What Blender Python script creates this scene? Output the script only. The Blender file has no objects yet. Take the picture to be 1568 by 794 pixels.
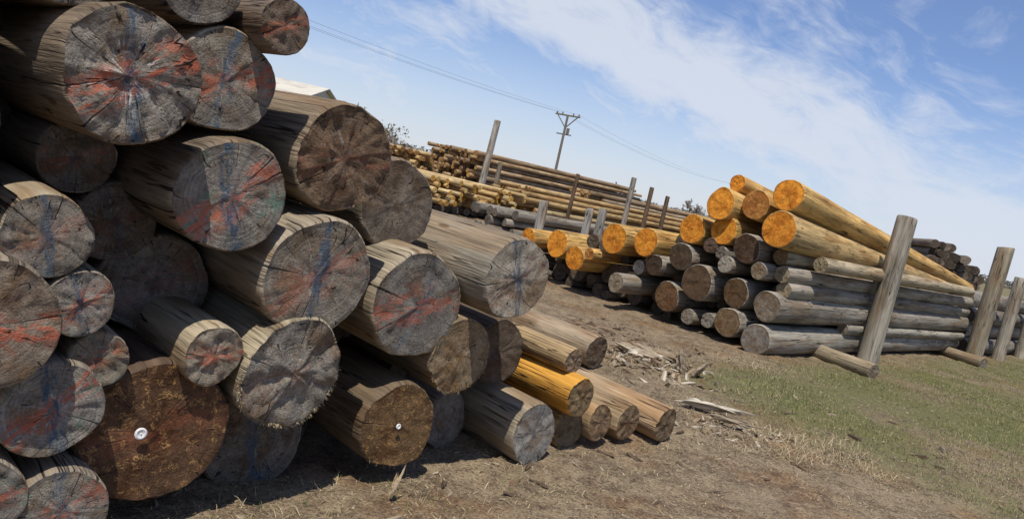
import bpy, math, random
import numpy as np
from mathutils import Vector, Matrix, noise as mn
random.seed(7); np.random.seed(7)
S=bpy.context.scene
S.view_settings.view_transform='Standard'; S.view_settings.look='None'; S.view_settings.exposure=0
COL=bpy.context.collection

# ------------------------------------------------ node helpers
class NB:
    def __init__(s,nt): s.nt=nt
    def n(s,t,**k):
        nd=s.nt.nodes.new(t)
        for a,b in k.items(): setattr(nd,a,b)
        return nd
    def lk(s,a,b): s.nt.links.new(a,b)
    def put(s,inp,v):
        if isinstance(v,bpy.types.NodeSocket): s.lk(v,inp)
        else: inp.default_value=v
    def m(s,op,a,b=0.0,c=0.0,clamp=False):
        nd=s.n('ShaderNodeMath',operation=op,use_clamp=clamp)
        s.put(nd.inputs[0],a); s.put(nd.inputs[1],b); s.put(nd.inputs[2],c)
        return nd.outputs[0]
    def vm(s,op,a,b=(0,0,0)):
        nd=s.n('ShaderNodeVectorMath',operation=op)
        s.put(nd.inputs[0],a); s.put(nd.inputs[1],b)
        return nd.outputs[1] if op in('LENGTH','DOT_PRODUCT') else nd.outputs[0]
    def noise(s,vec,scale,detail=3,rough=.55,dist=0.0):
        nd=s.n('ShaderNodeTexNoise'); s.lk(vec,nd.inputs['Vector'])
        nd.inputs['Scale'].default_value=scale; nd.inputs['Detail'].default_value=detail
        nd.inputs['Roughness'].default_value=rough; nd.inputs['Distortion'].default_value=dist
        return nd.outputs[0]
    def ss(s,v,a,b,lo=0.0,hi=1.0):
        nd=s.n('ShaderNodeMapRange',interpolation_type='SMOOTHSTEP')
        s.put(nd.inputs[0],v)
        for i,x in enumerate((a,b,lo,hi)): s.put(nd.inputs[i+1],x)
        return nd.outputs[0]
    def mix(s,f,a,b,bt='MIX'):
        nd=s.n('ShaderNodeMix',data_type='RGBA',blend_type=bt)
        s.put(nd.inputs[0],f); 
        for i,v in((6,a),(7,b)):
            if not isinstance(v,bpy.types.NodeSocket) and len(v)==3: v=(*v,1)
            s.put(nd.inputs[i],v)
        return nd.outputs[2]
    def attr(s,name):
        nd=s.n('ShaderNodeAttribute'); nd.attribute_name=name; return nd
    def sep(s,v):
        nd=s.n('ShaderNodeSeparateXYZ'); s.lk(v,nd.inputs[0]); return nd.outputs
    def comb(s,x,y,z):
        nd=s.n('ShaderNodeCombineXYZ'); s.put(nd.inputs[0],x);s.put(nd.inputs[1],y);s.put(nd.inputs[2],z); return nd.outputs[0]
def newmat(name,rough=.85):
    m=bpy.data.materials.new(name); m.use_nodes=True
    nt=m.node_tree; b=nt.nodes['Principled BSDF']; b.inputs['Roughness'].default_value=rough
    b.inputs['Specular IOR Level'].default_value=.25
    return m,NB(nt),b
def bump(B,bs,h,strength,dist):
    nd=B.n('ShaderNodeBump'); nd.inputs['Strength'].default_value=strength; nd.inputs['Distance'].default_value=dist
    B.lk(h,nd.inputs['Height']); B.lk(nd.outputs[0],bs.inputs['Normal'])

# ------------------------------------------------ log end material
def mat_end():
    m,B,bs=newmat('log_end_wood',.88)
    v=B.attr('ruv').outputs['Vector']; pv=B.attr('puv').outputs['Vector']
    tint=B.attr('tint').outputs['Color']; paint=B.attr('paint'); fx=B.attr('fx')
    P=B.sep(paint.outputs['Vector']); FX=B.sep(fx.outputs['Vector'])
    x,y,z=B.sep(v)[0:3]
    flat=B.comb(x,y,0.0); r=B.vm('LENGTH',flat)
    n2=B.noise(v,1.6,2)
    rr=B.m('ADD',r,B.m('MULTIPLY',B.m('SUBTRACT',n2,.5),.22))
    wave=B.m('SINE',B.m('MULTIPLY',rr,75.0))
    ringn=B.noise(B.comb(B.m('MULTIPLY',rr,15.0),0.3,z),1.0,3,.75)
    hx=B.m('ADD',x,B.m('MULTIPLY',B.m('SUBTRACT',B.noise(B.comb(z,z,z),1.0,0),.5),.5))
    nrm=B.vm('NORMALIZE',B.comb(hx,y,0.0))
    dx,dy,_=B.sep(nrm)[0:3]
    zz=B.m('ADD',z,B.m('MULTIPLY',rr,.35))
    dv=B.comb(dx,dy,zz)
    rn=B.noise(dv,2.2,2,.5)
    w=B.m('ADD',.003,B.m('MULTIPLY',FX[1],.008))
    cr=B.ss(B.m('ABSOLUTE',B.m('SUBTRACT',rn,.5)),w,0.0)
    seg=B.noise(B.comb(B.m('MULTIPLY',dx,2.0),B.m('MULTIPLY',dy,2.0),B.m('ADD',z,B.m('MULTIPLY',r,1.6))),2.0,2)
    cr=B.m('MULTIPLY',cr,B.ss(seg,.49,.59))
    rn2=B.noise(dv,9.0,2,.6)
    cr2=B.m('MULTIPLY',B.ss(B.m('ABSOLUTE',B.m('SUBTRACT',rn2,.5)),.016,0.0),B.ss(B.noise(v,4.0,2),.55,.68))
    blot=B.noise(v,2.4,5,.72); fine=B.noise(v,30.0,3,.75); mid=B.noise(v,8.0,3,.7); rad=B.noise(dv,17.0,2,.7)
    k=B.m('ADD',.13,B.m('MULTIPLY',blot,1.25))
    k=B.m('ADD',k,B.m('MULTIPLY',B.m('SUBTRACT',ringn,.5),.75))
    k=B.m('ADD',k,B.m('MULTIPLY',B.m('SUBTRACT',fine,.5),1.15))
    k=B.m('ADD',k,B.m('MULTIPLY',B.m('SUBTRACT',mid,.5),.75))
    k=B.m('ADD',k,B.m('MULTIPLY',B.m('SUBTRACT',rad,.5),.18))
    k=B.m('ADD',k,B.m('MULTIPLY',wave,.04))
    k=B.m('MULTIPLY',k,B.ss(r,1.02,.84,.58,1.0))
    k=B.m('MAXIMUM',k,.12)
    col=B.mix(1.0,tint,B.comb(k,k,k),'MULTIPLY')
    st=B.ss(B.noise(v,1.3,4,.65),.46,.64,0,.75)
    col=B.mix(st,col,B.mix(1.0,col,(.68,.50,.34),'MULTIPLY'))
    col=B.mix(B.ss(rr,.18,.05,0,.5),col,B.mix(1.0,col,(.35,.22,.13),'MULTIPLY'))
    fl=B.ss(B.m('ABSOLUTE',B.m('SUBTRACT',B.noise(v,4.5,4,.75,1.6),.5)),.03,.008)
    fl=B.m('MULTIPLY',fl,B.ss(B.noise(v,7.0,3),.5,.6))
    fl=B.m('MULTIPLY',fl,FX[0])
    col=B.mix(fl,col,(.38,.22,.08))
    px,py,pz=B.sep(pv)[0:3]
    pn=B.noise(pv,1.8,3,.65); brk=B.noise(pv,5.5,4,.78); brs=B.noise(B.comb(B.m('MULTIPLY',px,9.0),B.m('MULTIPLY',py,2.0),pz),1.0,4,.7)
    ax=B.m('ABSOLUTE',B.m('ADD',px,B.m('MULTIPLY',B.m('SUBTRACT',pn,.5),.45)))
    bl=B.m('MULTIPLY',B.ss(ax,.19,.05),B.ss(brs,.38,.60))
    bl=B.m('MULTIPLY',bl,B.m('MULTIPLY',P[0],.85))
    ay=B.m('ABSOLUTE',B.m('ADD',B.m('ADD',py,B.m('MULTIPLY',px,-.5)),B.m('MULTIPLY',B.m('SUBTRACT',pn,.5),1.2)))
    rs_=B.noise(B.comb(B.m('MULTIPLY',px,2.6),B.m('MULTIPLY',B.m('SUBTRACT',py,B.m('MULTIPLY',px,.5)),7.0),pz),1.0,4,.72)
    rd=B.m('MULTIPLY',B.ss(ay,.46,.10),B.ss(rs_,.44,.56)); rd=B.m('MULTIPLY',rd,B.m('MULTIPLY',P[1],.9))
    wd=B.m('MULTIPLY',B.ss(B.noise(dv,6.0,3,.75),.52,.64),B.ss(B.m('ADD',r,B.m('MULTIPLY',B.m('SUBTRACT',pn,.5),1.6)),.7,.3))
    wd=B.m('MULTIPLY',B.m('MULTIPLY',wd,P[2]),B.ss(brk,.42,.55))
    gn=B.m('MULTIPLY',B.ss(B.noise(pv,1.6,4,.72),.55,.68),B.m('MULTIPLY',FX[2],.85))
    col=B.mix(gn,col,(.10,.22,.16))
    col=B.mix(rd,col,(.40,.105,.055))
    col=B.mix(bl,col,(.03,.075,.125))
    col=B.mix(wd,col,(.55,.53,.48))
    col=B.mix(B.m('MAXIMUM',cr,B.m('MULTIPLY',cr2,.5)),col,(.010,.008,.006))
    B.lk(col,bs.inputs['Base Color'])
    h=B.m('SUBTRACT',B.m('MULTIPLY',k,.6),B.m('MULTIPLY',B.m('MAXIMUM',cr,cr2),1.2))
    bump(B,bs,h,.8,.010)
    return m
def mat_body():
    m,B,bs=newmat('log_side_wood',.85)
    v=B.attr('bco').outputs['Vector']; tint=B.attr('btint').outputs['Color']
    def sc(a,b): return B.vm('MULTIPLY',v,(a,a,b))
    g=B.noise(sc(75,3.0),1,3,.7); g2=B.noise(sc(16,.7),1,3,.65); big=B.noise(sc(3.2,1.3),1,3,.65)
    crn=B.noise(sc(13,.55),1,2,.55)
    cr=B.m('MULTIPLY',B.ss(B.m('ABSOLUTE',B.m('SUBTRACT',crn,.5)),.013,.003),B.ss(B.noise(sc(5,1.6),1,1),.5,.58))
    crb=B.noise(sc(34,1.2),1,2,.6)
    cr2=B.m('MULTIPLY',B.ss(B.m('ABSOLUTE',B.m('SUBTRACT',crb,.5)),.02,.004),B.ss(B.noise(sc(9,2.6),1,1),.52,.62))
    k=B.m('ADD',.22,B.m('MULTIPLY',big,.85))
    k=B.m('ADD',k,B.m('MULTIPLY',B.m('SUBTRACT',g,.45),1.15))
    k=B.m('ADD',k,B.m('MULTIPLY',B.m('SUBTRACT',g2,.42),1.25))
    k=B.m('MAXIMUM',k,.1)
    col=B.mix(1.0,tint,B.comb(k,k,k),'MULTIPLY')
    col=B.mix(B.ss(B.noise(sc(6,1.1),1,3),.48,.64,0,.65),col,B.mix(1.0,col,(.66,.49,.33),'MULTIPLY'))
    vo=B.n('ShaderNodeTexVoronoi'); B.lk(sc(7,2.2),vo.inputs['Vector']); vo.inputs['Scale'].default_value=1
    kn=B.ss(vo.outputs['Distance'],.13,.06,0,.7)
    col=B.mix(kn,col,B.mix(1.0,col,(.3,.18,.1),'MULTIPLY'))
    col=B.mix(B.m('MAXIMUM',B.m('MULTIPLY',cr,.95),B.m('MULTIPLY',cr2,.7)),col,(.015,.011,.008))
    B.lk(col,bs.inputs['Base Color'])
    h=B.m('SUBTRACT',k,B.m('MULTIPLY',B.m('MAXIMUM',cr,cr2),1.3))
    bump(B,bs,h,.8,.009)
    return m
M_END=mat_end(); M_BODY=mat_body()

# ------------------------------------------------ log mesh
GREY=(.235,.205,.17); BODY=(.30,.25,.19)
class MeshBuf:
    def __init__(s): s.v=[];s.f=[];s.mi=[];s.ruv=[];s.puv=[];s.bco=[];s.tint=[];s.btint=[];s.paint=[];s.fx=[]
    def add(s,co,ruv,puv,bco,t,bt,p=(0,0,0),fx=(0,0,0)):
        s.v.append(co[:]);s.ruv.append(ruv);s.puv.append(puv);s.bco.append(bco);s.tint.append(t);s.btint.append(bt);s.paint.append(p);s.fx.append(fx)
    def build(s,name,smooth=True):
        me=bpy.data.meshes.new(name); me.from_pydata(s.v,[],s.f)
        me.materials.append(M_END); me.materials.append(M_BODY)
        me.polygons.foreach_set('material_index',s.mi); me.polygons.foreach_set('use_smooth',[smooth]*len(s.f))
        for nm in('ruv','puv','bco','paint','fx'):
            a=me.attributes.new(nm,'FLOAT_VECTOR','POINT'); a.data.foreach_set('vector',np.array(getattr(s,nm),dtype=np.float32).ravel())
        for nm in('tint','btint'):
            a=me.attributes.new(nm,'FLOAT_COLOR','POINT'); arr=np.ones((len(s.v),4),dtype=np.float32); arr[:,:3]=np.array(getattr(s,nm)); a.data.foreach_set('color',arr.ravel())
        ob=bpy.data.objects.new(name,me); COL.objects.link(ob); return ob

def add_log(mb,P,D,R0,R1,L,seed,nseg=72,nlen=14,etint=GREY,btint=BODY,paint=(0,0,0),fx=(0,.5,0),ncrack=3,tilt=.06,shag=0,prot=0.15,lump=.02,bow=0.0,rough=1.0):
    rs=random.Random(seed)
    P=Vector(P); D=Vector(D).normalized()
    e1=D.cross(Vector((0,0,1))); e1.normalize(); e2=e1.cross(D); e2.normalize()
    if e2.z<0: e2=-e2
    sd=rs.random()*60
    ang=[2*math.pi*i/nseg for i in range(nseg)]; dep={}
    cas=[]
    for c in range(ncrack):
        a=rs.random()*2*math.pi
        wd=rs.uniform(.010,.026)
        if any(abs(a-b)<.3 for b in cas): continue
        cas.append(a)
        ang=[q for q in ang if abs(q-a)>wd*1.7]
        ang+= [a-wd*1.35,a-wd,a,a+wd,a+wd*1.35]; dep[a]=rs.uniform(.4,.9)
    ang.sort(); N=len(ang)
    p1,p2,p3=[rs.random()*6.28 for _ in range(3)]
    a1,a2,a3=rs.uniform(.4,1.2)*lump,rs.uniform(.3,1)*lump,rs.uniform(.2,.6)*lump
    tx,ty=rs.uniform(-tilt,tilt),rs.uniform(-tilt,tilt)
    bx,by=rs.uniform(-1,1)*bow,rs.uniform(-1,1)*bow
    cp,sp=math.cos(prot),math.sin(prot)
    def rad(a,z):
        t=z/L; R=R0+(R1-R0)*t
        q=1+a1*math.sin(2*a+p1)+a2*math.sin(3*a+p2)+a3*math.sin(5*a+p3)
        q+=.9*lump*mn.noise(Vector((math.cos(a)*1.2,math.sin(a)*1.2,z*1.1+sd)))+.5*lump*mn.noise(Vector((math.cos(a)*4,math.sin(a)*4,z*3+sd)))
        return R*q
    def addv(a,rf,z,body,R):
        t=z/L; c,s=math.cos(a),math.sin(a)
        b=math.sin(math.pi*min(max(t,0),1))
        co=P+e1*(c*rf+bx*b)+e2*(s*rf+by*b)+D*z
        u,w=c*rf/R,s*rf/R
        mb.add(co,(u,w,sd),(u*cp-w*sp,u*sp+w*cp,sd*1.7),(c*R0+sd,s*R0+sd*.37,z+sd),etint,btint,paint,fx)
    def zt(a,rf): return (math.cos(a)*tx+math.sin(a)*ty)*rf
    def zn(a,fi): 
        c,s=math.cos(a)*fi,math.sin(a)*fi
        return rough*(.008*mn.noise(Vector((c*3,s*3,sd)))+.005*mn.noise(Vector((c*9,s*9,sd))))
    base=len(mb.v); fr=[.955,.9,.8,.68,.54,.4,.26,.12]
    for fi in fr:
        for a in ang:
            R=rad(a,0); rf=R*fi
            z=zt(a,rf)+zn(a,fi)
            if a in dep and fi>.35: z+=.035*dep[a]*(fi-.3)*1.4; rf-= .05*R*dep[a] if fi>.93 else 0
            addv(a,rf,z,False,R0)
    for j in range(len(fr)-1):
        for i in range(N):
            i2=(i+1)%N; o=base+j*N; q=o+N
            mb.f.append((o+i,q+i,q+i2,o+i2)); mb.mi.append(0)
    addv(0,0,0,False,R0); c0=len(mb.v)-1; o=base+(len(fr)-1)*N
    for i in range(N): mb.f.append((o+i,c0,o+(i+1)%N)); mb.mi.append(0)
    zs=[0,.006,.02,.06,.14,.28]+[.28+(L-.28)*((i+1)/nlen) for i in range(nlen)]
    base=len(mb.v)
    for zi,z in enumerate(zs):
        for a in ang:
            R=rad(a,z); rf=R*(.955 if zi==0 else (.985 if zi==1 else 1))
            if zi>1 and z<.1: rf*=1+.014*mn.noise(Vector((math.cos(a)*14,math.sin(a)*14,z*40+sd)))
            zz=z+ (zt(a,rf) if z<.3 else 0)*max(0,1-z/.3)
            if zi==0: zz+=zn(a,.955)
            elif zi==1: zz+=.007*mn.noise(Vector((math.cos(a)*10,math.sin(a)*10,sd)))
            if a in dep:
                k=dep[a]*max(0,1-z/(.4+.9*dep[a])); rf-=.05*R*k+ (0.004 if k>0 else 0)
                if zi==0: zz+=.032*dep[a]
            addv(a,rf,zz,True,R0)
    for j in range(len(zs)-1):
        for i in range(N):
            i2=(i+1)%N; o=base+j*N; q=o+N
            mb.f.append((o+i,o+i2,q+i2,q+i)); mb.mi.append(1)
    addl=len(mb.v)
    for a in ang: addv(a,rad(a,L),L,False,R0)
    addv(0,0,L,False,R0); c1=len(mb.v)-1
    for i in range(N): mb.f.append((addl+i,addl+(i+1)%N,c1)); mb.mi.append(0)
    for q in range(shag):
        a=rs.gauss(1.5*math.pi,.75)
        R=rad(a,0)*rs.uniform(.94,1.0); z0=zt(a,R)+rs.uniform(.0,.02)
        ln=rs.uniform(.004,.018); w=rs.uniform(.001,.003)
        c,s=math.cos(a),math.sin(a)
        o=P+e1*(c*R)+e2*(s*R)+D*z0
        d=(-D*rs.uniform(.2,.7)+(e1*c+e2*s)*rs.uniform(.1,.6)+Vector((rs.uniform(-.2,.2),rs.uniform(-.2,.2),rs.uniform(-.5,.1)))).normalized()
        t=d.cross(Vector((rs.uniform(-1,1),rs.uniform(-1,1),rs.uniform(-1,1)))).normalized()*w
        b0=len(mb.v)
        for pt in(o+t,o-t,o+d*ln): mb.add(pt,(.9,0,sd),(.9,0,sd),(sd,q*.03,z0),etint,btint)
        mb.f.append((b0,b0+1,b0+2)); mb.mi.append(1)

# ------------------------------------------------ pile in the left foreground
U1=Vector((.701,.713,0)); N1=Vector((.713,-.701,0)); K1=-2.730
def p1(u,s,z): return U1*u+N1*(s+K1)+Vector((0,0,z))
left=[ # u,z,R,s,len, end tint, body tint, paint(blue,red,white), fx(fleck,crackwidth,green), shag, prot
(.83,1.54,.203,.25,5.5,(.30,.265,.22),(.19,.145,.10),(1,1,1),(0,1,0),0,-.15),
(1.21,1.60,.183,.0,6,(.27,.235,.19),BODY,(.9,.8,.3),(0,.4,.1),0,.05),
(1.34,1.83,.097,.1,5,(.20,.15,.11),(.20,.15,.11),(0,.6,.1),(0,.4,0),0,0),
(1.07,1.90,.145,.0,5,GREY,(.17,.13,.10),(.3,.2,0),(0,.4,0),0,0),
(.66,1.82,.130,.1,5,GREY,BODY,(.3,.2,0),(0,.4,0),0,0),
(.86,1.24,.128,-.25,5,GREY,BODY,(.4,.4,.3),(0,.4,0),0,.2),
(1.25,1.22,.202,.12,6,(.28,.25,.21),(.24,.19,.135),(1,.8,.5),(0,.5,.8),0,-.3),
(1.70,1.42,.210,.06,6.5,(.18,.12,.075),(.27,.21,.145),(.05,.2,.25),(0,.5,.1),0,.2),
(2.22,1.25,.203,-.25,6,(.19,.155,.12),BODY,(0,0,0),(0,.3,0),0,.2),
(.70,1.03,.129,.15,5.5,(.28,.245,.20),(.30,.25,.18),(.8,.2,.1),(0,.8,.1),0,-.2),
(1.03,1.02,.148,-.3,5,GREY,BODY,(.4,.2,.4),(0,.4,0),0,-.5),
(1.65,.96,.232,.12,6.5,(.275,.24,.19),(.36,.30,.22),(.9,.4,.25),(0,1,.05),0,-.1),
(2.26,.84,.248,.0,6,(.225,.205,.175),(.37,.31,.22),(.4,.7,.2),(0,.6,.1),0,.3),
(2.69,1.03,.200,.15,8,(.40,.355,.28),(.34,.30,.235),(.9,.2,.3),(0,1,0),0,-.3),
(.57,.78,.186,.25,5.5,(.27,.215,.16),BODY,(.2,1,.1),(0,.9,0),0,.6),
(.82,.83,.105,.15,5,(.34,.295,.25),BODY,(.9,.9,.3),(0,.5,.2),0,-.3),
(1.21,.80,.202,-.3,5,GREY,BODY,(.1,.2,.2),(0,.3,0),0,0),
(.91,.64,.096,.12,5,(.31,.265,.20),BODY,(.2,.6,.2),(0,.4,.4),0,0),
(1.29,.65,.114,.12,5,(.38,.32,.24),(.42,.35,.24),(.1,.8,.1),(0,.5,.1),0,.4),
(1.62,.58,.219,.12,6,(.29,.26,.215),(.37,.31,.21),(0,.1,.35),(.3,.7,.1),900,0),
(.78,.50,.154,.18,5,(.30,.275,.235),BODY,(.95,.9,.5),(0,.5,.7),0,-.25),
(1.15,.36,.260,.08,6,(.13,.07,.037),(.13,.085,.055),(0,.2,0),(1,.3,0),0,0),
(1.69,.17,.230,-.2,5,(.19,.16,.13),BODY,(.8,0,.2),(0,.5,0),0,-.35),
(2.29,.27,.204,.0,6,(.17,.10,.045),(.17,.125,.08),(0,0,0),(1,.3,0),60,0),
(3.24,.155,.172,.0,6,(.31,.29,.255),(.37,.31,.22),(.3,0,.1),(0,.6,0),0,.2),
(2.58,.60,.191,.0,6,(.29,.215,.13),(.29,.22,.135),(0,0,0),(.7,.4,.1),200,0),
(3.09,.54,.186,-.25,6,(.13,.095,.065),(.14,.10,.065),(0,0,0),(0,.3,0),0,0),
(.85,.17,.138,.2,5,(.29,.26,.215),BODY,(.9,.7,.3),(0,.5,.5),0,-.2),
(.63,.24,.120,.2,5,(.27,.24,.2),BODY,(.3,.8,.2),(0,.5,.4),0,.3),
(2.85,.15,.158,-.3,5,GREY,BODY,(0,0,0),(0,.3,0),0,0),
(3.57,.35,.119,.0,5,(.30,.21,.11),(.72,.36,.06),(0,0,0),(0,.5,0),0,0),
(3.66,.12,.128,-.1,5,(.24,.18,.11),(.48,.32,.13),(0,0,0),(0,.5,0),0,0),
(3.88,.16,.115,-.05,5,(.28,.19,.11),(.38,.27,.15),(0,0,0),(0,.5,0),0,0),
(4.17,.14,.118,-.05,5.5,(.27,.19,.11),(.40,.29,.17),(0,0,0),(0,.5,0),0,0),
(4.53,.12,.120,.0,5.5,(.24,.17,.10),(.42,.30,.18),(0,0,0),(0,.5,0),0,0),
(3.56,.535,.079,-.1,5,(.30,.23,.16),(.48,.34,.18),(0,0,0),(0,.5,0),0,0),
(5.59,.14,.152,-1.49,6,(.17,.12,.08),(.36,.28,.19),(0,0,0),(0,.6,0),0,0),
(5.05,.12,.13,-2.4,5,(.17,.12,.08),(.35,.28,.2),(0,0,0),(0,.6,0),0,0),
]
occ=[(a[0],a[1],a[2]) for a in left]
def fillers(occ,u0,u1,env,rmin,rmax,tries,seed):
    rs=random.Random(seed); occ=list(occ); out=[]
    for _ in range(tries):
        u=rs.uniform(u0,u1); z=rs.uniform(.05,2.0)
        if z>env(u): continue
        d=min([math.hypot(u-a,z-b)-c for a,b,c in occ]+[z+.02,rmax])
        if d>rmin: occ.append((u,z,d)); out.append((u,z,d))
    return out
env1=lambda u: 1.8 if u<1.3 else (1.8-(u-1.3)*.42-.1 if u<2.3 else 1.2-(u-2.3)*.78)
n=0
for (u,z,R,s,L,et,bt,pt,fx,sh,pr) in left:
    n+=1; mb=MeshBuf(); rs=random.Random(n*3)
    d=(-N1+U1*rs.uniform(-.03,.03)+Vector((0,0,rs.uniform(-.008,.008))))
    if n==14: d=-N1+U1*.01+Vector((0,0,.004))
    big=R>.15
    if z-R<.05: d.z=abs(d.z)
    add_log(mb,p1(u,s,z),d,R,R*(rs.uniform(.86,.95) if n!=14 else 1.05),L,n*11+1,nseg=96 if big else 64,etint=et,btint=bt,paint=pt,fx=fx,ncrack=rs.choice((2,3,4)) if fx[1]>.35 else 1,shag=sh,prot=pr,lump=.035 if big else .03,rough=2.6 if n in(1,8,20) else 1.3)
    ob=mb.build('peeled_log' if bt[0]>.6 else 'weathered_log')
for i,(u,z,R) in enumerate(fillers(occ,.45,3.4,env1,.045,.12,5000,3)):
    mb=MeshBuf(); add_log(mb,p1(u,-.5-random.random()*.3,z),-N1,R,R*.9,4,900+i,nseg=32,nlen=5,etint=(.15,.13,.11),btint=(.17,.14,.11)); mb.build('weathered_log')
for i,(u,z,R) in enumerate(fillers(occ,-1.3,.45,lambda u:1.95,.11,.19,3000,5)):
    mb=MeshBuf(); add_log(mb,p1(u,random.uniform(-.1,.2),z),-N1,R,R*.9,5,1300+i,nseg=48,nlen=8,paint=(.6,.4,.2)); mb.build('weathered_log')

def simple(name,verts,faces,mat,smooth=False):
    me=bpy.data.meshes.new(name); me.from_pydata(verts,[],faces); me.materials.append(mat)
    if smooth: me.polygons.foreach_set('use_smooth',[True]*len(faces))
    ob=bpy.data.objects.new(name,me); COL.objects.link(ob); return ob
M_TAG,B,bs=newmat('tag_metal',.5); 
tc=B.n('ShaderNodeTexCoord').outputs['Object']; B.lk(B.mix(B.ss(B.noise(tc,60,3),.5,.65,0,.5),(.8,.8,.78),(.45,.43,.4)),bs.inputs['Base Color'])
def tag(u,z,s,r):
    c=p1(u,s+.012,z); e1=U1; e2=Vector((0,0,1)); vs=[];fs=[]
    for ring,(q,h) in enumerate([(1,0),(1,.004),(.75,.006),(.3,.003),(.12,.003),(.12,.006)]):
        for i in range(20):
            a=i*math.pi/10; vs.append((c+e1*(math.cos(a)*r*q)+e2*(math.sin(a)*r*q)+N1*h)[:])
    for j in range(5):
        for i in range(20): fs.append((j*20+i,j*20+(i+1)%20,(j+1)*20+(i+1)%20,(j+1)*20+i))
    fs.append(tuple(100+i for i in range(20)))
    simple('metal_pole_tag',vs,fs,M_TAG)
tag(1.09,.37,.088,.021); tag(2.27,.28,.008,.013)

# ------------------------------------------------ second pile
U2=Vector((.7071,-.7071,0)); D2=Vector((.7071,.7071,0))
def p2(v,k,z): return U2*v+D2*k+Vector((0,0,z))
OE=(.85,.33,.035); OD=(.52,.23,.055); BK=(.07,.045,.028); GB=(.33,.295,.24); YS=(.64,.40,.135)
pile2=[ # v,z,R,s,L,etint,btint
(-5.58,1.72,.211,0,6.2,OE,YS),(-5.16,1.80,.194,-.1,6.0,OD,YS),(-5.49,1.40,.195,-.1,6.8,OE,YS),
(-5.63,2.04,.116,-.3,3.0,OE,YS),(-5.08,1.24,.189,0,7.4,(.10,.06,.035),GB),(-5.95,1.32,.200,0,6.8,OE,YS),(-5.99,.93,.184,0,7.4,(.10,.07,.045),GB),
(-5.63,.66,.231,0,7.4,(.12,.075,.042),GB),(-6.07,.36,.203,0,7.4,(.19,.105,.05),GB),(-5.10,.66,.190,0,7.4,(.14,.085,.042),GB),
(-5.08,.28,.186,0,7.4,(.22,.15,.08),GB),(-4.64,.61,.185,0,7.7,(.26,.21,.15),GB),(-4.66,.18,.195,.05,7.7,(.27,.24,.2),(.37,.34,.28)),
(-4.73,1.23,.101,-.2,7.3,(.30,.2,.1),(.37,.31,.21)),(-4.63,1.03,.107,-.2,7.5,(.36,.3,.2),(.36,.32,.26)),(-4.58,.84,.105,-.2,7.5,(.36,.3,.2),(.36,.32,.26)),
(-5.30,.98,.109,0,7,(.38,.34,.27),GB),(-5.62,1.17,.102,0,7,(.15,.1,.07),GB),(-5.43,1.11,.084,0,7,(.2,.17,.14),GB),(-4.83,1.01,.110,0,7,(.3,.24,.16),GB),
(-7.16,.93,.226,0,7,OE,YS),(-6.57,1.00,.200,0,7,OE,YS),(-8.26,.62,.212,0,7,OE,YS),(-7.73,.50,.186,0.1,7,OE,YS),(-8.81,.60,.146,0,6,OE,YS),(-7.42,.63,.086,.1,6,OD,YS),
(-6.70,.37,.138,.3,7,(.3,.25,.17),GB),(-6.36,.73,.144,0,7,BK,GB),(-6.65,.63,.101,0,7,(.4,.36,.3),GB),(-5.65,.19,.103,0,7,(.3,.27,.22),GB),(-5.38,.22,.101,0,7,(.3,.27,.22),GB),
(-4.44,1.24,.100,-.75,6.3,(.36,.3,.2),(.44,.36,.24)),(-4.55,.395,.08,-2.2,5.4,(.3,.25,.2),(.36,.33,.27)),
]
occ2=[(a[0],a[1],a[2]) for a in pile2]
for i,(v,z,R,s,L,et,bt) in enumerate(pile2):
    mb=MeshBuf(); rs=random.Random(i+50)
    drop=-.085 if z>1.65 else (-.05 if z>1.3 else rs.uniform(-.006,.004))
    d=D2+U2*rs.uniform(-.012,.012)+Vector((0,0,drop))
    orange=et[0]>.45
    add_log(mb,p2(v,9.10-s+rs.uniform(-.05,.05),z),d,R,R*rs.uniform(.76,.9),L,i*17+400,nseg=56,nlen=10,etint=et,btint=bt,fx=(0.3 if not orange else 0,.5,0),ncrack=rs.choice((1,2,3)),lump=.03)
    mb.build('peeled_log' if bt is YS else 'weathered_log')
def tilt_log(a,b,R0,R1,seed,et,bt,name):
    mb=MeshBuf(); d=(b-a); add_log(mb,a,d,R0,R1,d.length,seed,nseg=64,nlen=16,etint=et,btint=bt,ncrack=2,fx=(0,.5,0),lump=.02); mb.build(name)
tilt_log(p2(-4.71,9.1,1.99),p2(-4.93,17.7,1.26),.198,.115,71,OE,(.66,.42,.15),'peeled_log')
tilt_log(p2(-4.67,9.0,1.56),p2(-4.85,16.0,1.23),.225,.11,72,OE,(.58,.40,.18),'peeled_log')
env2=lambda v: (.55 if v<-7.9 else .8) if v<-6.4 else 1.3
for i,(u,z,R) in enumerate(fillers(occ2,-9.0,-4.75,env2,.06,.15,5000,9)):
    mb=MeshBuf(); add_log(mb,p2(u,9.45+random.random()*.3,z),D2,R,R*.85,6.5,1900+i,nseg=32,nlen=5,etint=(.14,.11,.08),btint=(.2,.17,.14)); mb.build('weathered_log')
def stack(name,fn,D,items,seed,nseg=14,nlen=3,jit=.3):
    mb=MeshBuf(); rs=random.Random(seed)
    for (u,z,R,L,et,bt) in items:
        f=rs.uniform(.7,1.2); bt=tuple(c*f for c in bt); f=rs.uniform(.65,1.2); et=tuple(c*f for c in et)
        d=Vector(D)+Vector((rs.uniform(-.014,.014),rs.uniform(-.014,.014),rs.uniform(-.003,.003)))
        add_log(mb,fn(u,z)+Vector(D)*rs.uniform(-jit,jit),d,R,R*.78,L*rs.uniform(.9,1.03),rs.randint(0,99999),nseg=nseg,nlen=nlen,etint=et,btint=bt,ncrack=0,lump=.04)
    return mb.build(name)
it=[]
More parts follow.
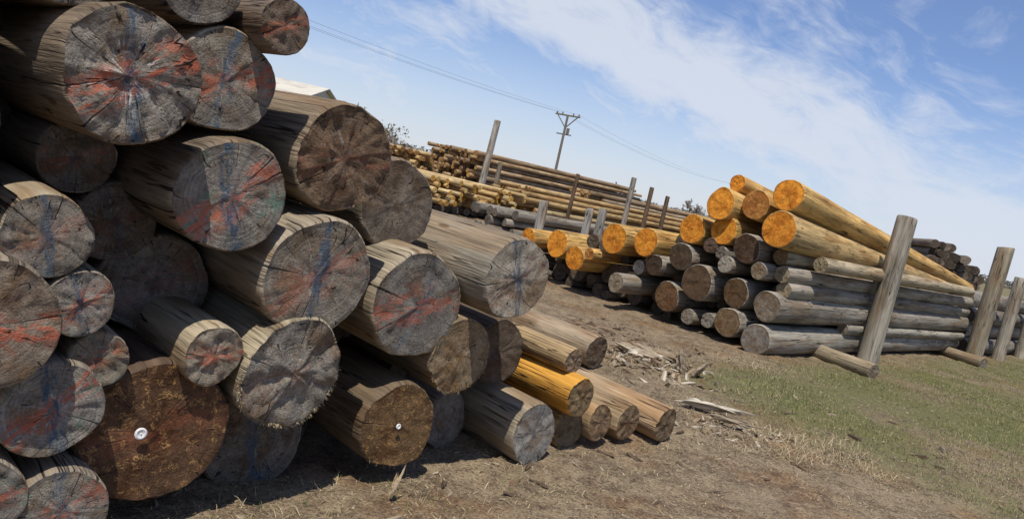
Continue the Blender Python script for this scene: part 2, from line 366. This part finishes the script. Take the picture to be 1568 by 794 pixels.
for row in range(4):
    for c in range(4):
        it.append((-4.62-c*.36-(row%2)*.15,.17+row*.30,.165,7,(.25,.2,.15),(.31,.28,.235)))
stack('log_stack',lambda u,z:p2(u,17.1,z),D2,it,4,24,8)
it=[a for a in it if a[0]>-5.5]
stack('log_stack',lambda u,z:p2(u,24.5,z),D2,it,5,20,8)

# ------------------------------------------------ posts / stakes
def post(x,y,h,R,seed,tint,name='wooden_post',lean=(0,0),flat=1.0):
    mb=MeshBuf(); rs=random.Random(seed)
    top=Vector((x+lean[0],y+lean[1],h)); bot=Vector((x,y,-.15)); D=(bot-top)
    Dn=D.normalized(); sd=rs.random()*50; N=48
    e1=Vector((1,0,0)); e1=(e1-Dn*e1.dot(Dn)).normalized(); e2=Dn.cross(e1)
    def av(co,u,w,z):
        mb.add(co,(u,w,sd),(u,w,sd),(u*R+sd,w*R+sd,z+sd),tuple(c*1.1 for c in tint),tint,(0,0,0),(0,.8,0))
    ca=rs.uniform(3.6,5.6)
    tx,ty=rs.uniform(-.12,.12),rs.uniform(-.12,.12)
    for f in(.94,.6,.25):
        for i in range(N):
            a=6.2832*i/N; c,s=math.cos(a),math.sin(a); av(top+e1*c*R*f+e2*s*R*f*flat+Dn*((c*tx+s*ty)*R*f),c*f,s*f,0)
    av(top,0,0,0); cc=3*N
    for j in range(2):
        for i in range(N): mb.f.append((j*N+i,j*N+(i+1)%N,(j+1)*N+(i+1)%N,(j+1)*N+i)); mb.mi.append(0)
    for i in range(N): mb.f.append((2*N+i,2*N+(i+1)%N,cc)); mb.mi.append(0)
    b=len(mb.v); zs=[0,.02,.1,.3,.6,.9,1.2,1.5,1.8,D.length]; zs=[z for z in zs if z<=D.length]
    for zi,z in enumerate(zs):
        for i in range(N):
            a=6.2832*i/N; c,s=math.cos(a),math.sin(a)
            q=R*(.94 if zi==0 else 1+.05*mn.noise(Vector((c*1.5,s*1.5,z*.8+sd)))+.025*math.sin(2*a+sd))*(1+.08*z/D.length)
            dd=min(abs(a-ca),6.283-abs(a-ca))
            if dd<.07: q*=.88
            av(top+e1*c*q+e2*s*q*flat+Dn*(z+((c*tx+s*ty)*q if z<.3 else 0)*max(0,1-z/.3)),c,s,z)
    for j in range(len(zs)-1):
        for i in range(N): mb.f.append((b+j*N+i,b+j*N+(i+1)%N,b+(j+1)*N+(i+1)%N,b+(j+1)*N+i)); mb.mi.append(1)
    return mb.build(name)
PG=(.40,.36,.29)
post(5.34,11.45,2.13,.135,1,PG,lean=(.02,0))
post(8.76,14.75,2.16,.145,2,(.34,.29,.21),lean=(.04,0))
post(9.94,15.9,1.70,.11,3,PG)
post(11.4,17.5,1.75,.12,4,PG)
post(13.6,19.6,1.8,.12,5,PG)
post(-2.22,38,3.85,.15,6,(.42,.38,.32),lean=(.15,0))
post(-1.2,30,1.85,.09,7,(.30,.25,.18))
post(.36,15,1.16,.09,8,(.40,.38,.34),'wooden_stake',flat=.4)
post(1.23,15,1.20,.075,9,(.40,.38,.34),'wooden_stake',flat=.5)
post(1.47,15,1.25,.08,10,(.40,.38,.34),'wooden_stake',flat=.5)
post(1.22,22,1.92,.055,11,(.17,.11,.07),'wooden_stake',lean=(.05,0))
post(2.28,18,2.03,.06,12,(.34,.30,.25),'wooden_stake')
post(2.72,18,1.91,.05,13,(.17,.11,.07),'wooden_stake')
post(3.11,18,1.79,.05,14,(.17,.11,.07),'wooden_stake')
tilt_log(Vector((4.76,9.95,.07)),Vector((4.15,11.0,.07)),.105,.10,81,(.30,.26,.2),(.34,.28,.19),'weathered_log')
tilt_log(Vector((8.5,13.95,.07)),Vector((8.1,15.0,.07)),.10,.09,82,(.30,.26,.2),(.34,.28,.19),'weathered_log')

# ------------------------------------------------ far stacks
def grid_items(w,h,R,L,ets,bts,seed,slope=0.0):
    rs=random.Random(seed); it=[]; row=0; z=R
    while z<h:
        u=R+(row%2)*R
        while u<w:
            hh=h-slope*u
            if z<hh and rs.random()>.06: it.append((u+rs.uniform(-.02,.02),z+rs.uniform(-.02,.02),R*rs.uniform(.72,1.08),L,rs.choice(ets),rs.choice(bts)))
            u+=2*R
        z+=R*1.75; row+=1
    return it
YE=[(.8,.5,.14),(.72,.4,.09),(.8,.6,.25)]; YBs=[(.60,.42,.19),(.52,.36,.17),(.62,.47,.25)]
BE=[(.45,.25,.09),(.3,.16,.06),(.55,.32,.1)]; BB=[(.42,.30,.18),(.48,.35,.2),(.36,.28,.19)]
f=lambda o,uu:(lambda u,z:Vector(o)+Vector(uu)*u+Vector((0,0,z)))
DL=(-.71,.70,0); DR=(.7071,.7071,0)
stack('pole_stack',f((-2.7,22.6,.25),(.68,.73,0)),DL,grid_items(3.6,.80,.085,13,YE,YBs,21),31,12,2,.6)
stack('log_stack',f((-2.7,22.9,0),(.68,.73,0)),DL,grid_items(3.5,.26,.12,13,[(.2,.17,.14)],[(.27,.24,.2)],28),39,12,2,.1)
stack('pole_stack',f((-5.9,30.0,.1),(.70,.71,0)),DL,grid_items(3.0,1.6,.11,14,BE,BB+YBs,22),32,10,2,.4)
stack('pole_stack',f((-2.3,39.8,0),(-.7,.71,0)),DR,grid_items(4.2,2.3,.13,13,BE,BB,23),33,10,2,.6)
stack('pole_stack',f((7.3,49.0,0),(-.7,.71,0)),DR,grid_items(4.2,1.65,.13,11,BE,BB,24),34,10,2,.6)
stack('pole_stack',f((.1,27.2,0),(-.7,.71,0)),DR,grid_items(1.6,1.3,.10,12,BE,YBs,25),35,10,2,.5)
stack('pole_stack',f((3.0,34.0,0),(-.7,.71,0)),DR,grid_items(1.6,1.5,.11,12,BE,YBs+BB,29),38,10,2,.5)
stack('log_stack',f((-.3,19.2,0),(-.7,.71,0)),DR,grid_items(1.2,.55,.12,6,[(.2,.17,.14)],[(.30,.27,.22)],26),36,14,3,.4)
stack('log_stack',f((12.3,24.2,0),(.72,.69,0)),(.25,.97,0),grid_items(5.0,2.55,.15,5,[(.15,.12,.095),(.24,.2,.16),(.10,.08,.06)],[(.17,.14,.11),(.11,.09,.07)],27,slope=.17),37,18,3,.35)

# ------------------------------------------------ ground
def axis(a0,a1,step,far,g=1.22):
    xs=list(np.arange(a0,a1+1e-6,step)); s=step; x=a1
    while x<far: s*=g; x+=s; xs.append(x)
    s=step; x=a0; lo=[]
    while x>-far: s*=g; x-=s; lo.append(x)
    return lo[::-1]+xs
def gh(x,y):
    d=math.hypot(x,y); f=1/(1+(d/40)**2)
    h=.035*mn.noise(Vector((x*.5,y*.5,1)))+.025*mn.noise(Vector((x*1.7,y*1.7,5)))+.020*mn.noise(Vector((x*5,y*5,9)))+.014*mn.noise(Vector((x*13,y*13,2)))
    h+=.09*math.exp(-(((x-1.5)/.45)**2+((y-7.6)/.4)**2))
    return h*f-.005
xs=axis(-3,8,.05,1600,1.16); ys=axis(1.8,13,.05,1600,1.16)
gv=[(x,y,gh(x,y)) for y in ys for x in xs]; nx=len(xs)
gf=[(j*nx+i,j*nx+i+1,(j+1)*nx+i+1,(j+1)*nx+i) for j in range(len(ys)-1) for i in range(nx-1)]
M_G,B,bs=newmat('ground_soil',.95)
pos=B.n('ShaderNodeNewGeometry').outputs['Position']; gx,gy,gz=B.sep(pos)[0:3]
pf=B.comb(gx,gy,0.0)
nA=B.noise(pf,.55,4,.6); nB=B.noise(pf,2.4,4,.65); nC=B.noise(pf,11,4,.7); nD=B.noise(pf,55,3,.75)
col=B.mix(B.ss(nB,.35,.65),(.14,.10,.063),(.255,.19,.12))
col=B.mix(B.ss(nC,.45,.7,0,.8),col,(.33,.26,.165))
col=B.mix(B.ss(nD,.52,.72,0,.85),col,(.42,.34,.225))
col=B.mix(B.ss(nD,.48,.33,0,.9),col,(.045,.032,.021))
col=B.mix(B.ss(nC,.47,.32,0,.7),col,(.065,.045,.03))
red=B.ss(B.noise(pf,1.1,3),.5,.62,0,.55); col=B.mix(red,col,B.mix(1.0,col,(.97,.70,.53),'MULTIPLY'))
df=B.m('SUBTRACT',gx,gy); sm=B.m('ADD',gx,gy)
side=B.m('MULTIPLY',B.ss(df,-6.5,-5.2),B.ss(sm,8.0,10.0))
gm=B.m('MULTIPLY',B.ss(B.m('ADD',B.m('MULTIPLY',nA,.6),B.m('MULTIPLY',nC,.4)),.40,.54),side)
far=B.ss(gy,38,60); gm=B.m('MAXIMUM',gm,B.m('MULTIPLY',far,.6))
gc=B.mix(nD,(.05,.068,.02),(.18,.185,.065)); col=B.mix(B.m('MULTIPLY',gm,.8),col,gc)
B.lk(col,bs.inputs['Base Color'])
bump(B,bs,B.m('ADD',B.m('MULTIPLY',nC,.5),B.m('MULTIPLY',nD,.5)),1.0,.04)
g=simple('ground',gv,gf,M_G,True)

M_BL,B,bs=newmat('grass_blade',.8); B.lk(B.attr('bcol').outputs['Color'],bs.inputs['Base Color'])
def blades(name,N,region,accept,col,lmin,lmax,emin,emax,w,seed,pw=1.6):
    pts=[]; rs=np.random.RandomState(seed)
    X=rs.uniform(region[0],region[1],N*5); t=rs.rand(N*5); Y=region[2]+(region[3]-region[2])*t**pw
    for x,y in zip(X,Y):
        if len(pts)>=N: break
        if x< -y*.75 or x>y*.95: continue
        if accept(x,y): pts.append((x,y,gh(x,y)))
    n=len(pts); Pn=np.array(pts); az=rs.rand(n)*6.283; el=np.radians(rs.uniform(emin,emax,n)); L=rs.uniform(lmin,lmax,n)
    d=np.stack([np.cos(az)*np.cos(el),np.sin(az)*np.cos(el),np.sin(el)],1); t=np.stack([-np.sin(az),np.cos(az),np.zeros(n)],1)*(w*rs.uniform(.6,1.3,n))[:,None]
    mid=Pn+d*(L*.55)[:,None]; tip=Pn+d*L[:,None]; tip[:,2]-=L*.18
    Pn[:,2]-=.004
    V=np.stack([Pn-t,Pn+t,mid+t*.8,mid-t*.8,tip],1).reshape(-1,3)
    me=bpy.data.meshes.new(name); fs=[]
    for i in range(n): b=5*i; fs.append((b,b+1,b+2,b+3)); fs.append((b+3,b+2,b+4))
    me.from_pydata(V.tolist(),[],fs); me.materials.append(M_BL)
    c=np.array(col)[rs.randint(0,len(col),n)]*rs.uniform(.7,1.25,n)[:,None]
    cc=np.ones((n,5,4),dtype=np.float32); cc[:,:,:3]=c[:,None,:]
    a=me.attributes.new('bcol','FLOAT_COLOR','POINT'); a.data.foreach_set('color',cc.ravel())
    COL.objects.link(bpy.data.objects.new(name,me))
def front(x,y):
    s1=x*.713-y*.701+2.73; v2=(x-y)*.7071; k2=(x+y)*.7071
    if s1<-.2 and x*.701+y*.713<4.3: return False
    if k2>9.2 and v2<-4.6: return False
    return True
def dens(x,y,sc,th,o=0): return mn.noise(Vector((x*sc,y*sc,3+o)))+.5*mn.noise(Vector((x*sc*3,y*sc*3,7+o)))>th
straw=[(.42,.33,.20),(.33,.25,.145),(.5,.42,.27),(.24,.175,.10),(.16,.12,.075),(.10,.07,.045)]
green=[(.10,.14,.035),(.15,.18,.05),(.08,.115,.03),(.24,.235,.09),(.34,.28,.15)]
blades('dry_straw',90000,(-2,10,2.3,15),lambda x,y:front(x,y) and dens(x,y,1.3,random.uniform(-.5,.35)),straw,.015,.07,0,18,.0015,11)
blades('grass',90000,(1.0,14,3.5,18),lambda x,y:front(x,y) and x-y>random.uniform(-6.6,-5.0) and x+y>random.uniform(7.8,10.2) and dens(x,y,.9,random.uniform(-.5,.3),20),green,.012,.05,25,80,.0018,12,1.3)
blades('dead_weeds',3000,(1.0,3.0,5.4,9.0),lambda x,y:front(x,y) and dens(x,y,1.1,random.uniform(-.1,.5),40),straw[:4],.06,.2,3,40,.0015,13)
def seam(x,y):
    s1=x*.713-y*.701+2.73; u=x*.701+y*.713
    return -.1<s1<.45 and 1.2<u<5.2
blades('weeds_at_pile_foot',3000,(-1,3,2.3,6.5),lambda x,y:seam(x,y) and dens(x,y,2.2,random.uniform(-.1,.5),60),straw[:4]+green[:2],.02,.08,5,70,.0013,14)

# wood debris
def chips(name,N,seed,cols,smin,smax,reg,ctr=None):
    rs=random.Random(seed); mb=MeshBuf()
    while N>0:
        if ctr: x=rs.gauss(ctr[0],ctr[2]); y=rs.gauss(ctr[1],ctr[2])
        else: x=rs.uniform(reg[0],reg[1]); y=rs.uniform(reg[2],reg[3])
        if not front(x,y) or x>y*.9 : continue
        s1=abs(x*.713-y*.701+2.73)
        if not ctr and rs.random()>math.exp(-max(0,s1-.3)*.9)+.05: continue
        N-=1; L=rs.uniform(smin,smax); W=L*rs.uniform(.12,.4); H=W*rs.uniform(.15,.5)
        a=rs.random()*6.28; d=Vector((math.cos(a),math.sin(a),rs.uniform(-.15,.3 if not ctr else .7))).normalized(); t=Vector((-math.sin(a),math.cos(a),rs.uniform(-.3,.3))).normalized(); up=d.cross(t)
        c=Vector((x,y,gh(x,y)+H*.5)); b=len(mb.v); col=rs.choice(cols); sd=rs.random()*50
        for i,(p,q,r_) in enumerate([(-1,-1,-1),(-1,1,-1),(1,.3,-1),(1,-.4,-1),(-.9,-.8,1),(-.8,.7,1),(.6,.5,1),(.8,-.4,1)]):
            co=c+d*(p*L/2*rs.uniform(.7,1.1))+t*(q*W/2*rs.uniform(.7,1.2))+up*(r_*H/2)
            mb.add(co,(0,0,0),(0,0,0),(q*W+sd,r_*H,p*L),col,col)
        for f_ in [(0,1,2,3),(4,7,6,5),(0,4,5,1),(1,5,6,2),(2,6,7,3),(3,7,4,0)]: mb.f.append(tuple(b+k for k in f_)); mb.mi.append(1)
    mb.build(name,False)
chips('wood_chips',2600,1,[(.5,.42,.3),(.3,.22,.14),(.16,.11,.07),(.42,.34,.24)],.012,.055,(-1.5,7,2.4,12))
chips('bark_pieces',110,2,[(.13,.09,.06),(.2,.14,.09),(.36,.29,.2)],.05,.15,(-.6,4,3,9))
chips('rotten_wood_heap',300,4,[(.5,.42,.31),(.34,.25,.16),(.16,.11,.07),(.6,.53,.42)],.03,.22,None,(1.5,7.6,.26))
chips('rotten_wood_heap',140,5,[(.5,.42,.31),(.34,.25,.16),(.16,.11,.07),(.6,.53,.42)],.02,.12,None,(1.85,5.95,.24))
chips('rotten_wood_heap',160,6,[(.2,.14,.09),(.34,.25,.16),(.12,.085,.055)],.03,.16,None,(1.3,8.8,.5))
def shard(mb,P,d,L,W,H,seed,col):
    rs=random.Random(seed); d=Vector(d).normalized(); t=d.cross(Vector((.1,.05,1))).normalized(); up=t.cross(d); P=Vector(P)
    for k in range(5):
        n=12; m=6; b=len(mb.v); sd=rs.random()*50; off=(k-2)/2*W*.75; l0=rs.uniform(0,.2)*L; l1=L*rs.uniform(.6,1.0); w=W*.36*rs.uniform(.8,1.4); h=H*rs.uniform(.6,1.2); bend=rs.uniform(-.04,.04)*L
        for i in range(n):
            f=i/(n-1); wf=min(1,(1-f)*3.5+.05)*min(1,f*4+.2)
            for j in range(m):
                a=6.283*j/m; q=rs.uniform(.65,1.25)
                co=P+d*(l0+(l1-l0)*f)+t*(off+math.cos(a)*w*wf*q+bend*f*f)+up*(math.sin(a)*h*wf*q+.03*L*math.sin(f*3+seed+k))
                mb.add(co,(0,0,0),(0,0,0),(math.cos(a)*W+sd,math.sin(a)*W,L*f),col,col)
        for i in range(n-1):
            for j in range(m): mb.f.append((b+i*m+j,b+i*m+(j+1)%m,b+(i+1)*m+(j+1)%m,b+(i+1)*m+j)); mb.mi.append(1)
        mb.f.append(tuple(b+j for j in range(m))); mb.f.append(tuple(b+(n-1)*m+j for j in range(m))); mb.mi+=[1,1]
def debris(name,lst,seed):
    mb=MeshBuf()
    for i,(P,d,L,W,H,c) in enumerate(lst): shard(mb,P,d,L,W,H,seed+i,c)
    mb.build(name,False)
PW=(.66,.60,.49); PW2=(.42,.34,.24)
debris('splintered_stump',[((1.10,7.8,.12),(.95,-.35,-.02),.8,.12,.05,PW2),((1.2,7.6,.10),(1,.1,.0),.6,.08,.04,PW),((1.80,7.4,.0),(-.25,.05,1),.36,.05,.035,PW2),((1.88,7.42,.0),(.45,-.1,.6),.24,.05,.03,PW2)],5)
debris('broken_board',[((1.50,6.28,.05),(1,-.12,.0),.72,.05,.02,PW),((1.72,6.0,.04),(.95,-.25,.0),.42,.04,.016,PW2)],40)
debris('broken_stake',[((-.30,3.34,-.01),(.16,.15,.97),.20,.016,.008,(.60,.48,.32))],60)

# ------------------------------------------------ utility pole & wires
M_UP,B,bs=newmat('pole_wood',.85); tc=B.n('ShaderNodeTexCoord').outputs['Object']
B.lk(B.mix(B.noise(B.vm('MULTIPLY',tc,(9,9,.7)),1,4),(.10,.08,.06),(.26,.22,.18)),bs.inputs['Base Color'])
M_W,B,bs=newmat('wire_metal',.5); tc=B.n('ShaderNodeTexCoord').outputs['Object']
B.lk(B.mix(B.noise(tc,2,2),(.12,.12,.13),(.2,.2,.22)),bs.inputs['Base Color'])
M_I,B,bs=newmat('insulator_ceramic',.3); tc=B.n('ShaderNodeTexCoord').outputs['Object']
B.lk(B.mix(B.noise(tc,6,2),(.12,.09,.08),(.2,.17,.16)),bs.inputs['Base Color'])
def tube(a,b,r0,r1,n=10):
    a=Vector(a);b=Vector(b); d=(b-a).normalized(); e=d.cross(Vector((.3,.9,.2))).normalized(); g_=d.cross(e)
    vs=[(p+e*math.cos(6.2832*i/n)*r+g_*math.sin(6.2832*i/n)*r)[:] for p,r in((a,r0),(b,r1)) for i in range(n)]
    fs=[(i,(i+1)%n,n+(i+1)%n,n+i) for i in range(n)]+[tuple(range(n)),tuple(range(n,2*n))]
    return vs,fs
def join(name,parts,mat,parent=None):
    vs=[];fs=[]
    for v,f_ in parts:
        o=len(vs); vs+=v; fs+=[tuple(o+i for i in q) for q in f_]
    ob=simple(name,vs,fs,mat); 
    if parent: ob.parent=parent
    return ob
wdir=Vector((21,40,0)).normalized(); wx=Vector((wdir.y,-wdir.x,0))
def upole(x,y,h,name='utility_pole'):
    e=bpy.data.objects.new(name,None); COL.objects.link(e)
    o=Vector((x,y,0))
    join('pole_shaft',[tube(o+Vector((0,0,-.5)),o+Vector((0,0,h)),.2,.14,14)],M_UP,e)
    arms=[tube(o-wx*1.7+Vector((0,0,h-.05)),o+wx*1.7+Vector((0,0,h-.05)),.1,.1,8)]
    arms.append(tube(o-wx*1.35+Vector((0,0,h-.15)),o+Vector((0,0,h-1.6)),.07,.07,6)); arms.append(tube(o+wx*1.35+Vector((0,0,h-.15)),o+Vector((0,0,h-1.6)),.07,.07,6))
    arms.append(tube(o-wx*1.0+Vector((0,0,h-2.4)),o+wx*1.0+Vector((0,0,h-2.4)),.08,.08,8))
    arms.append(tube(o+wx*.45+Vector((0,0,h-2.3)),o+wx*.45+Vector((0,0,h-1.6)),.2,.2,10))
    join('cross_arms',arms,M_UP,e)
    ins=[]
    for q in(-1.5,-.75,.75,1.5):
        for j,(r0,r1) in enumerate([(.05,.12),(.12,.05),(.05,.10),(.10,.03)]):
            ins.append(tube(o+wx*q+Vector((0,0,h+.03+j*.07)),o+wx*q+Vector((0,0,h+.03+(j+1)*.07)),r0,r1,8))
    join('insulators',ins,M_I,e)
poles=[(-43,11.5,10),(2.9,100,10.2),(46,182,10.2)]
for q in poles: upole(*q)
for q,dz in((-1.5,.2),(-.75,.2),(1.5,.2)):
    parts=[]
    for (a,b) in((0,1),(1,2)):
        A=Vector((poles[a][0],poles[a][1],poles[a][2]+dz))+wx*q; C=Vector((poles[b][0],poles[b][1],poles[b][2]+dz))+wx*q
        pr=A
        for i in range(1,25):
            t=i/24; c=A.lerp(C,t)-Vector((0,0,4*1.3*t*(1-t))); parts.append(tube(pr,c,.011,.011,4)); pr=c
    join('power_line',parts,M_W)

# ------------------------------------------------ shed
def mk_shed():
    e=bpy.data.objects.new('metal_shed',None); COL.objects.link(e)
    x0,x1,y0,y1,ev,rg=-38,-18.0,60,72,3.8,5.05
    Mr,B,bs=newmat('shed_roof_metal',.5); tc=B.n('ShaderNodeTexCoord').outputs['Object']
    wv=B.n('ShaderNodeTexWave'); wv.inputs['Scale'].default_value=1.2; B.lk(tc,wv.inputs[0])
    B.lk(B.mix(B.ss(B.noise(tc,.6,4),.4,.7),(.60,.56,.46),(.46,.42,.35)),bs.inputs['Base Color']); bump(B,bs,wv.outputs[1],.4,.03)
    Mw,B,bs=newmat('shed_wall',.7); tc=B.n('ShaderNodeTexCoord').outputs['Object']
    B.lk(B.mix(B.noise(tc,1,4),(.45,.44,.40),(.58,.56,.5)),bs.inputs['Base Color'])
    ym=(y0+y1)/2
    w=simple('walls',[(x0,y0,-.1),(x1,y0,-.1),(x1,y1,-.1),(x0,y1,-.1),(x0,y0,ev),(x1,y0,ev),(x1,y1,ev),(x0,y1,ev),(x0,ym,rg-.06),(x1,ym,rg-.06)],[(0,1,5,4),(1,2,6,9,5),(2,3,7,6),(3,0,4,8,7)],Mw); w.parent=e
    o=.4; a=ev-.12
    rv=[(x0-o,y0-o,a),(x1+o,y0-o,a),(x1+o,ym,rg),(x0-o,ym,rg),(x0-o,y1+o,a),(x1+o,y1+o,a)]
    rv+= [(x,y,z+.08) for x,y,z in rv]
    r_=simple('roof',rv,[(0,1,2,3),(3,2,5,4),(6,9,8,7),(9,10,11,8),(0,6,7,1),(4,5,11,10),(1,7,8,2),(2,8,11,5),(0,3,9,6),(3,4,10,9)],Mr); r_.parent=e
    Md,B,bs=newmat('shed_door',.6); tc=B.n('ShaderNodeTexCoord').outputs['Object']; B.lk(B.mix(B.noise(tc,2,3),(.12,.12,.13),(.2,.2,.2)),bs.inputs['Base Color'])
    for i,xx in enumerate((-34,-28,-22.5)):
        d_=simple('door_%d'%i,[(xx,y0-.03,0),(xx+3,y0-.03,0),(xx+3,y0-.03,2.6),(xx,y0-.03,2.6)],[(0,1,2,3)],Md); d_.parent=e
mk_shed()

# ------------------------------------------------ bare trees
M_T,B,bs=newmat('twig_bark',.9); tc=B.n('ShaderNodeTexCoord').outputs['Object']
B.lk(B.mix(B.noise(tc,1.5,3),(.20,.16,.14),(.34,.29,.25)),bs.inputs['Base Color'])
def tree_parts(o,h,seed,twig=.02,levels=5,spread=.5):
    rs=random.Random(seed); parts=[]
    def br(p,d,L,r,lv):
        q=p+d*L; parts.append(tube(p,q,max(r,twig),max(r*.65,twig),3 if lv<levels-1 else 6))
        if lv==0: return
        for k in range(rs.choice((3,4)) if lv>1 else 4):
            nd=(d+Vector((rs.gauss(0,spread),rs.gauss(0,spread),rs.gauss(.1,spread*.6)))).normalized()
            br(p+d*L*rs.uniform(.45,1),nd,L*rs.uniform(.55,.8),r*.55,lv-1)
    br(Vector(o),Vector((0,0,1)),h*.3,h*.022,levels)
    return parts
def mk_tree(x,y,h,seed,name='bare_tree',tw=.02): join(name,tree_parts((x,y,0),h,seed,tw),M_T)
mk_tree(14.4,130,5.6,1,tw=.03); mk_tree(16.3,133,5.0,2,tw=.03); mk_tree(27.5,135,5.4,3,tw=.03); mk_tree(29.5,138,4.8,9,tw=.03); mk_tree(-16.6,92,4.2,5,tw=.03); mk_tree(-25,88,7.6,6,tw=.03); mk_tree(-22.5,90,7.2,7,tw=.03); mk_tree(-27.5,90,7.8,17,tw=.03)
M_TL,B,bs=newmat('distant_tree_foliage',.95); pos=B.n('ShaderNodeNewGeometry').outputs['Position']
B.lk(B.mix(B.noise(pos,.35,3,.7),(.12,.12,.095),(.25,.22,.18)),bs.inputs['Base Color'])
rs=np.random.RandomState(3); V=[]
def treeline(x0,x1,y,hm,n,m=40,s0=.08,s1=.26):
    for _ in range(n):
        cx=rs.uniform(x0,x1); cy=y+rs.uniform(-8,8); hh=hm*(.55+.45*mn.noise(Vector((cx*.08,y*.1,4)))+.25*mn.noise(Vector((cx*.4,1,4))))
        c=np.array([cx,cy,0]); zz=rs.rand(m)**.8*hh
        for z in zz:
            p=c+np.array([rs.normal()*.8,rs.normal()*.8,z]); s=rs.uniform(s0,s1)
            for k in range(3): V.append(p+rs.normal(size=3)*s)
treeline(-95,-19,105,8.2,520); treeline(-22,-13.0,92,3.6,90); treeline(-120,340,330,5.0,900,24,.25,.6)
V=np.array(V); me=bpy.data.meshes.new('distant_trees'); me.from_pydata(V.tolist(),[],[(3*i,3*i+1,3*i+2) for i in range(len(V)//3)]); me.materials.append(M_TL)
COL.objects.link(bpy.data.objects.new('distant_trees',me))

# ------------------------------------------------ light and sky
sd=Vector((-.05,-.42,.90)).normalized()
el=math.asin(sd.z); az=math.atan2(sd.x,sd.y)
sl=bpy.data.lights.new('sun','SUN'); sl.energy=4.8; sl.angle=math.radians(.5); sl.color=(1,.94,.84)
so=bpy.data.objects.new('sun',sl); COL.objects.link(so); so.rotation_euler=sd.to_track_quat('Z','Y').to_euler()
w=bpy.data.worlds.new('World'); S.world=w; w.use_nodes=True; nt=w.node_tree; B=NB(nt)
bg=nt.nodes['Background']; bg.inputs[1].default_value=.10
sky=B.n('ShaderNodeTexSky',sky_type='NISHITA'); sky.sun_disc=False; sky.sun_elevation=el; sky.sun_rotation=az; sky.air_density=1.0; sky.dust_density=.2; sky.ozone_density=5.5
d=B.n('ShaderNodeTexCoord').outputs['Generated']; dx,dy,dz=B.sep(d)[0:3]
q=B.m('ADD',dz,B.m('MULTIPLY',dx,.30)); pq=B.m('SUBTRACT',dx,B.m('MULTIPLY',dz,.30))
warp=B.noise(d,3.0,3,.6); q2=B.m('ADD',q,B.m('MULTIPLY',B.m('SUBTRACT',warp,.5),.10))
c1=B.noise(B.comb(B.m('MULTIPLY',pq,2.6),B.m('MULTIPLY',dy,1.5),B.m('MULTIPLY',q2,6.0)),1.5,5,.6,.3)
c2=B.noise(B.comb(B.m('MULTIPLY',pq,7.0),dy,B.m('MULTIPLY',q2,17.0)),1.8,6,.68,.7)
cb=B.m('ADD',B.m('MULTIPLY',c1,.58),B.m('MULTIPLY',c2,.42))
band=B.ss(B.m('ABSOLUTE',B.m('SUBTRACT',q2,.210)),.095,.005)
low=B.ss(dz,.20,.0)
wt=B.m('ADD',B.m('MULTIPLY',band,.21),B.m('MULTIPLY',low,.11))
den=B.ss(B.m('ADD',cb,wt),.44,.75)
den=B.m('MAXIMUM',B.m('MULTIPLY',den,.9),B.ss(dz,.22,-.03,.06,.72))
skyc=B.mix(1.0,sky.outputs[0],(1.0,1.02,1.2),'MULTIPLY')
cc=B.mix(den,skyc,(6.9,7.4,8.4))
nt.links.new(cc,bg.inputs[0])

# ------------------------------------------------ camera
cd=bpy.data.cameras.new('camera'); cd.lens=28.0; cd.sensor_width=36; cd.clip_start=.05; cd.clip_end=5000
co=bpy.data.objects.new('camera',cd); COL.objects.link(co); S.camera=co
p=math.atan(126/1220.); r=math.radians(12.5)
Fw=Vector((0,math.cos(p),-math.sin(p))); U0=Vector((0,math.sin(p),math.cos(p))); R0_=Vector((1,0,0))
Rr=R0_*math.cos(r)+U0*math.sin(r); Uu=-R0_*math.sin(r)+U0*math.cos(r)
M=Matrix((Rr,Uu,-Fw)).transposed().to_4x4(); M.translation=Vector((0,0,1.5)); co.matrix_world=M
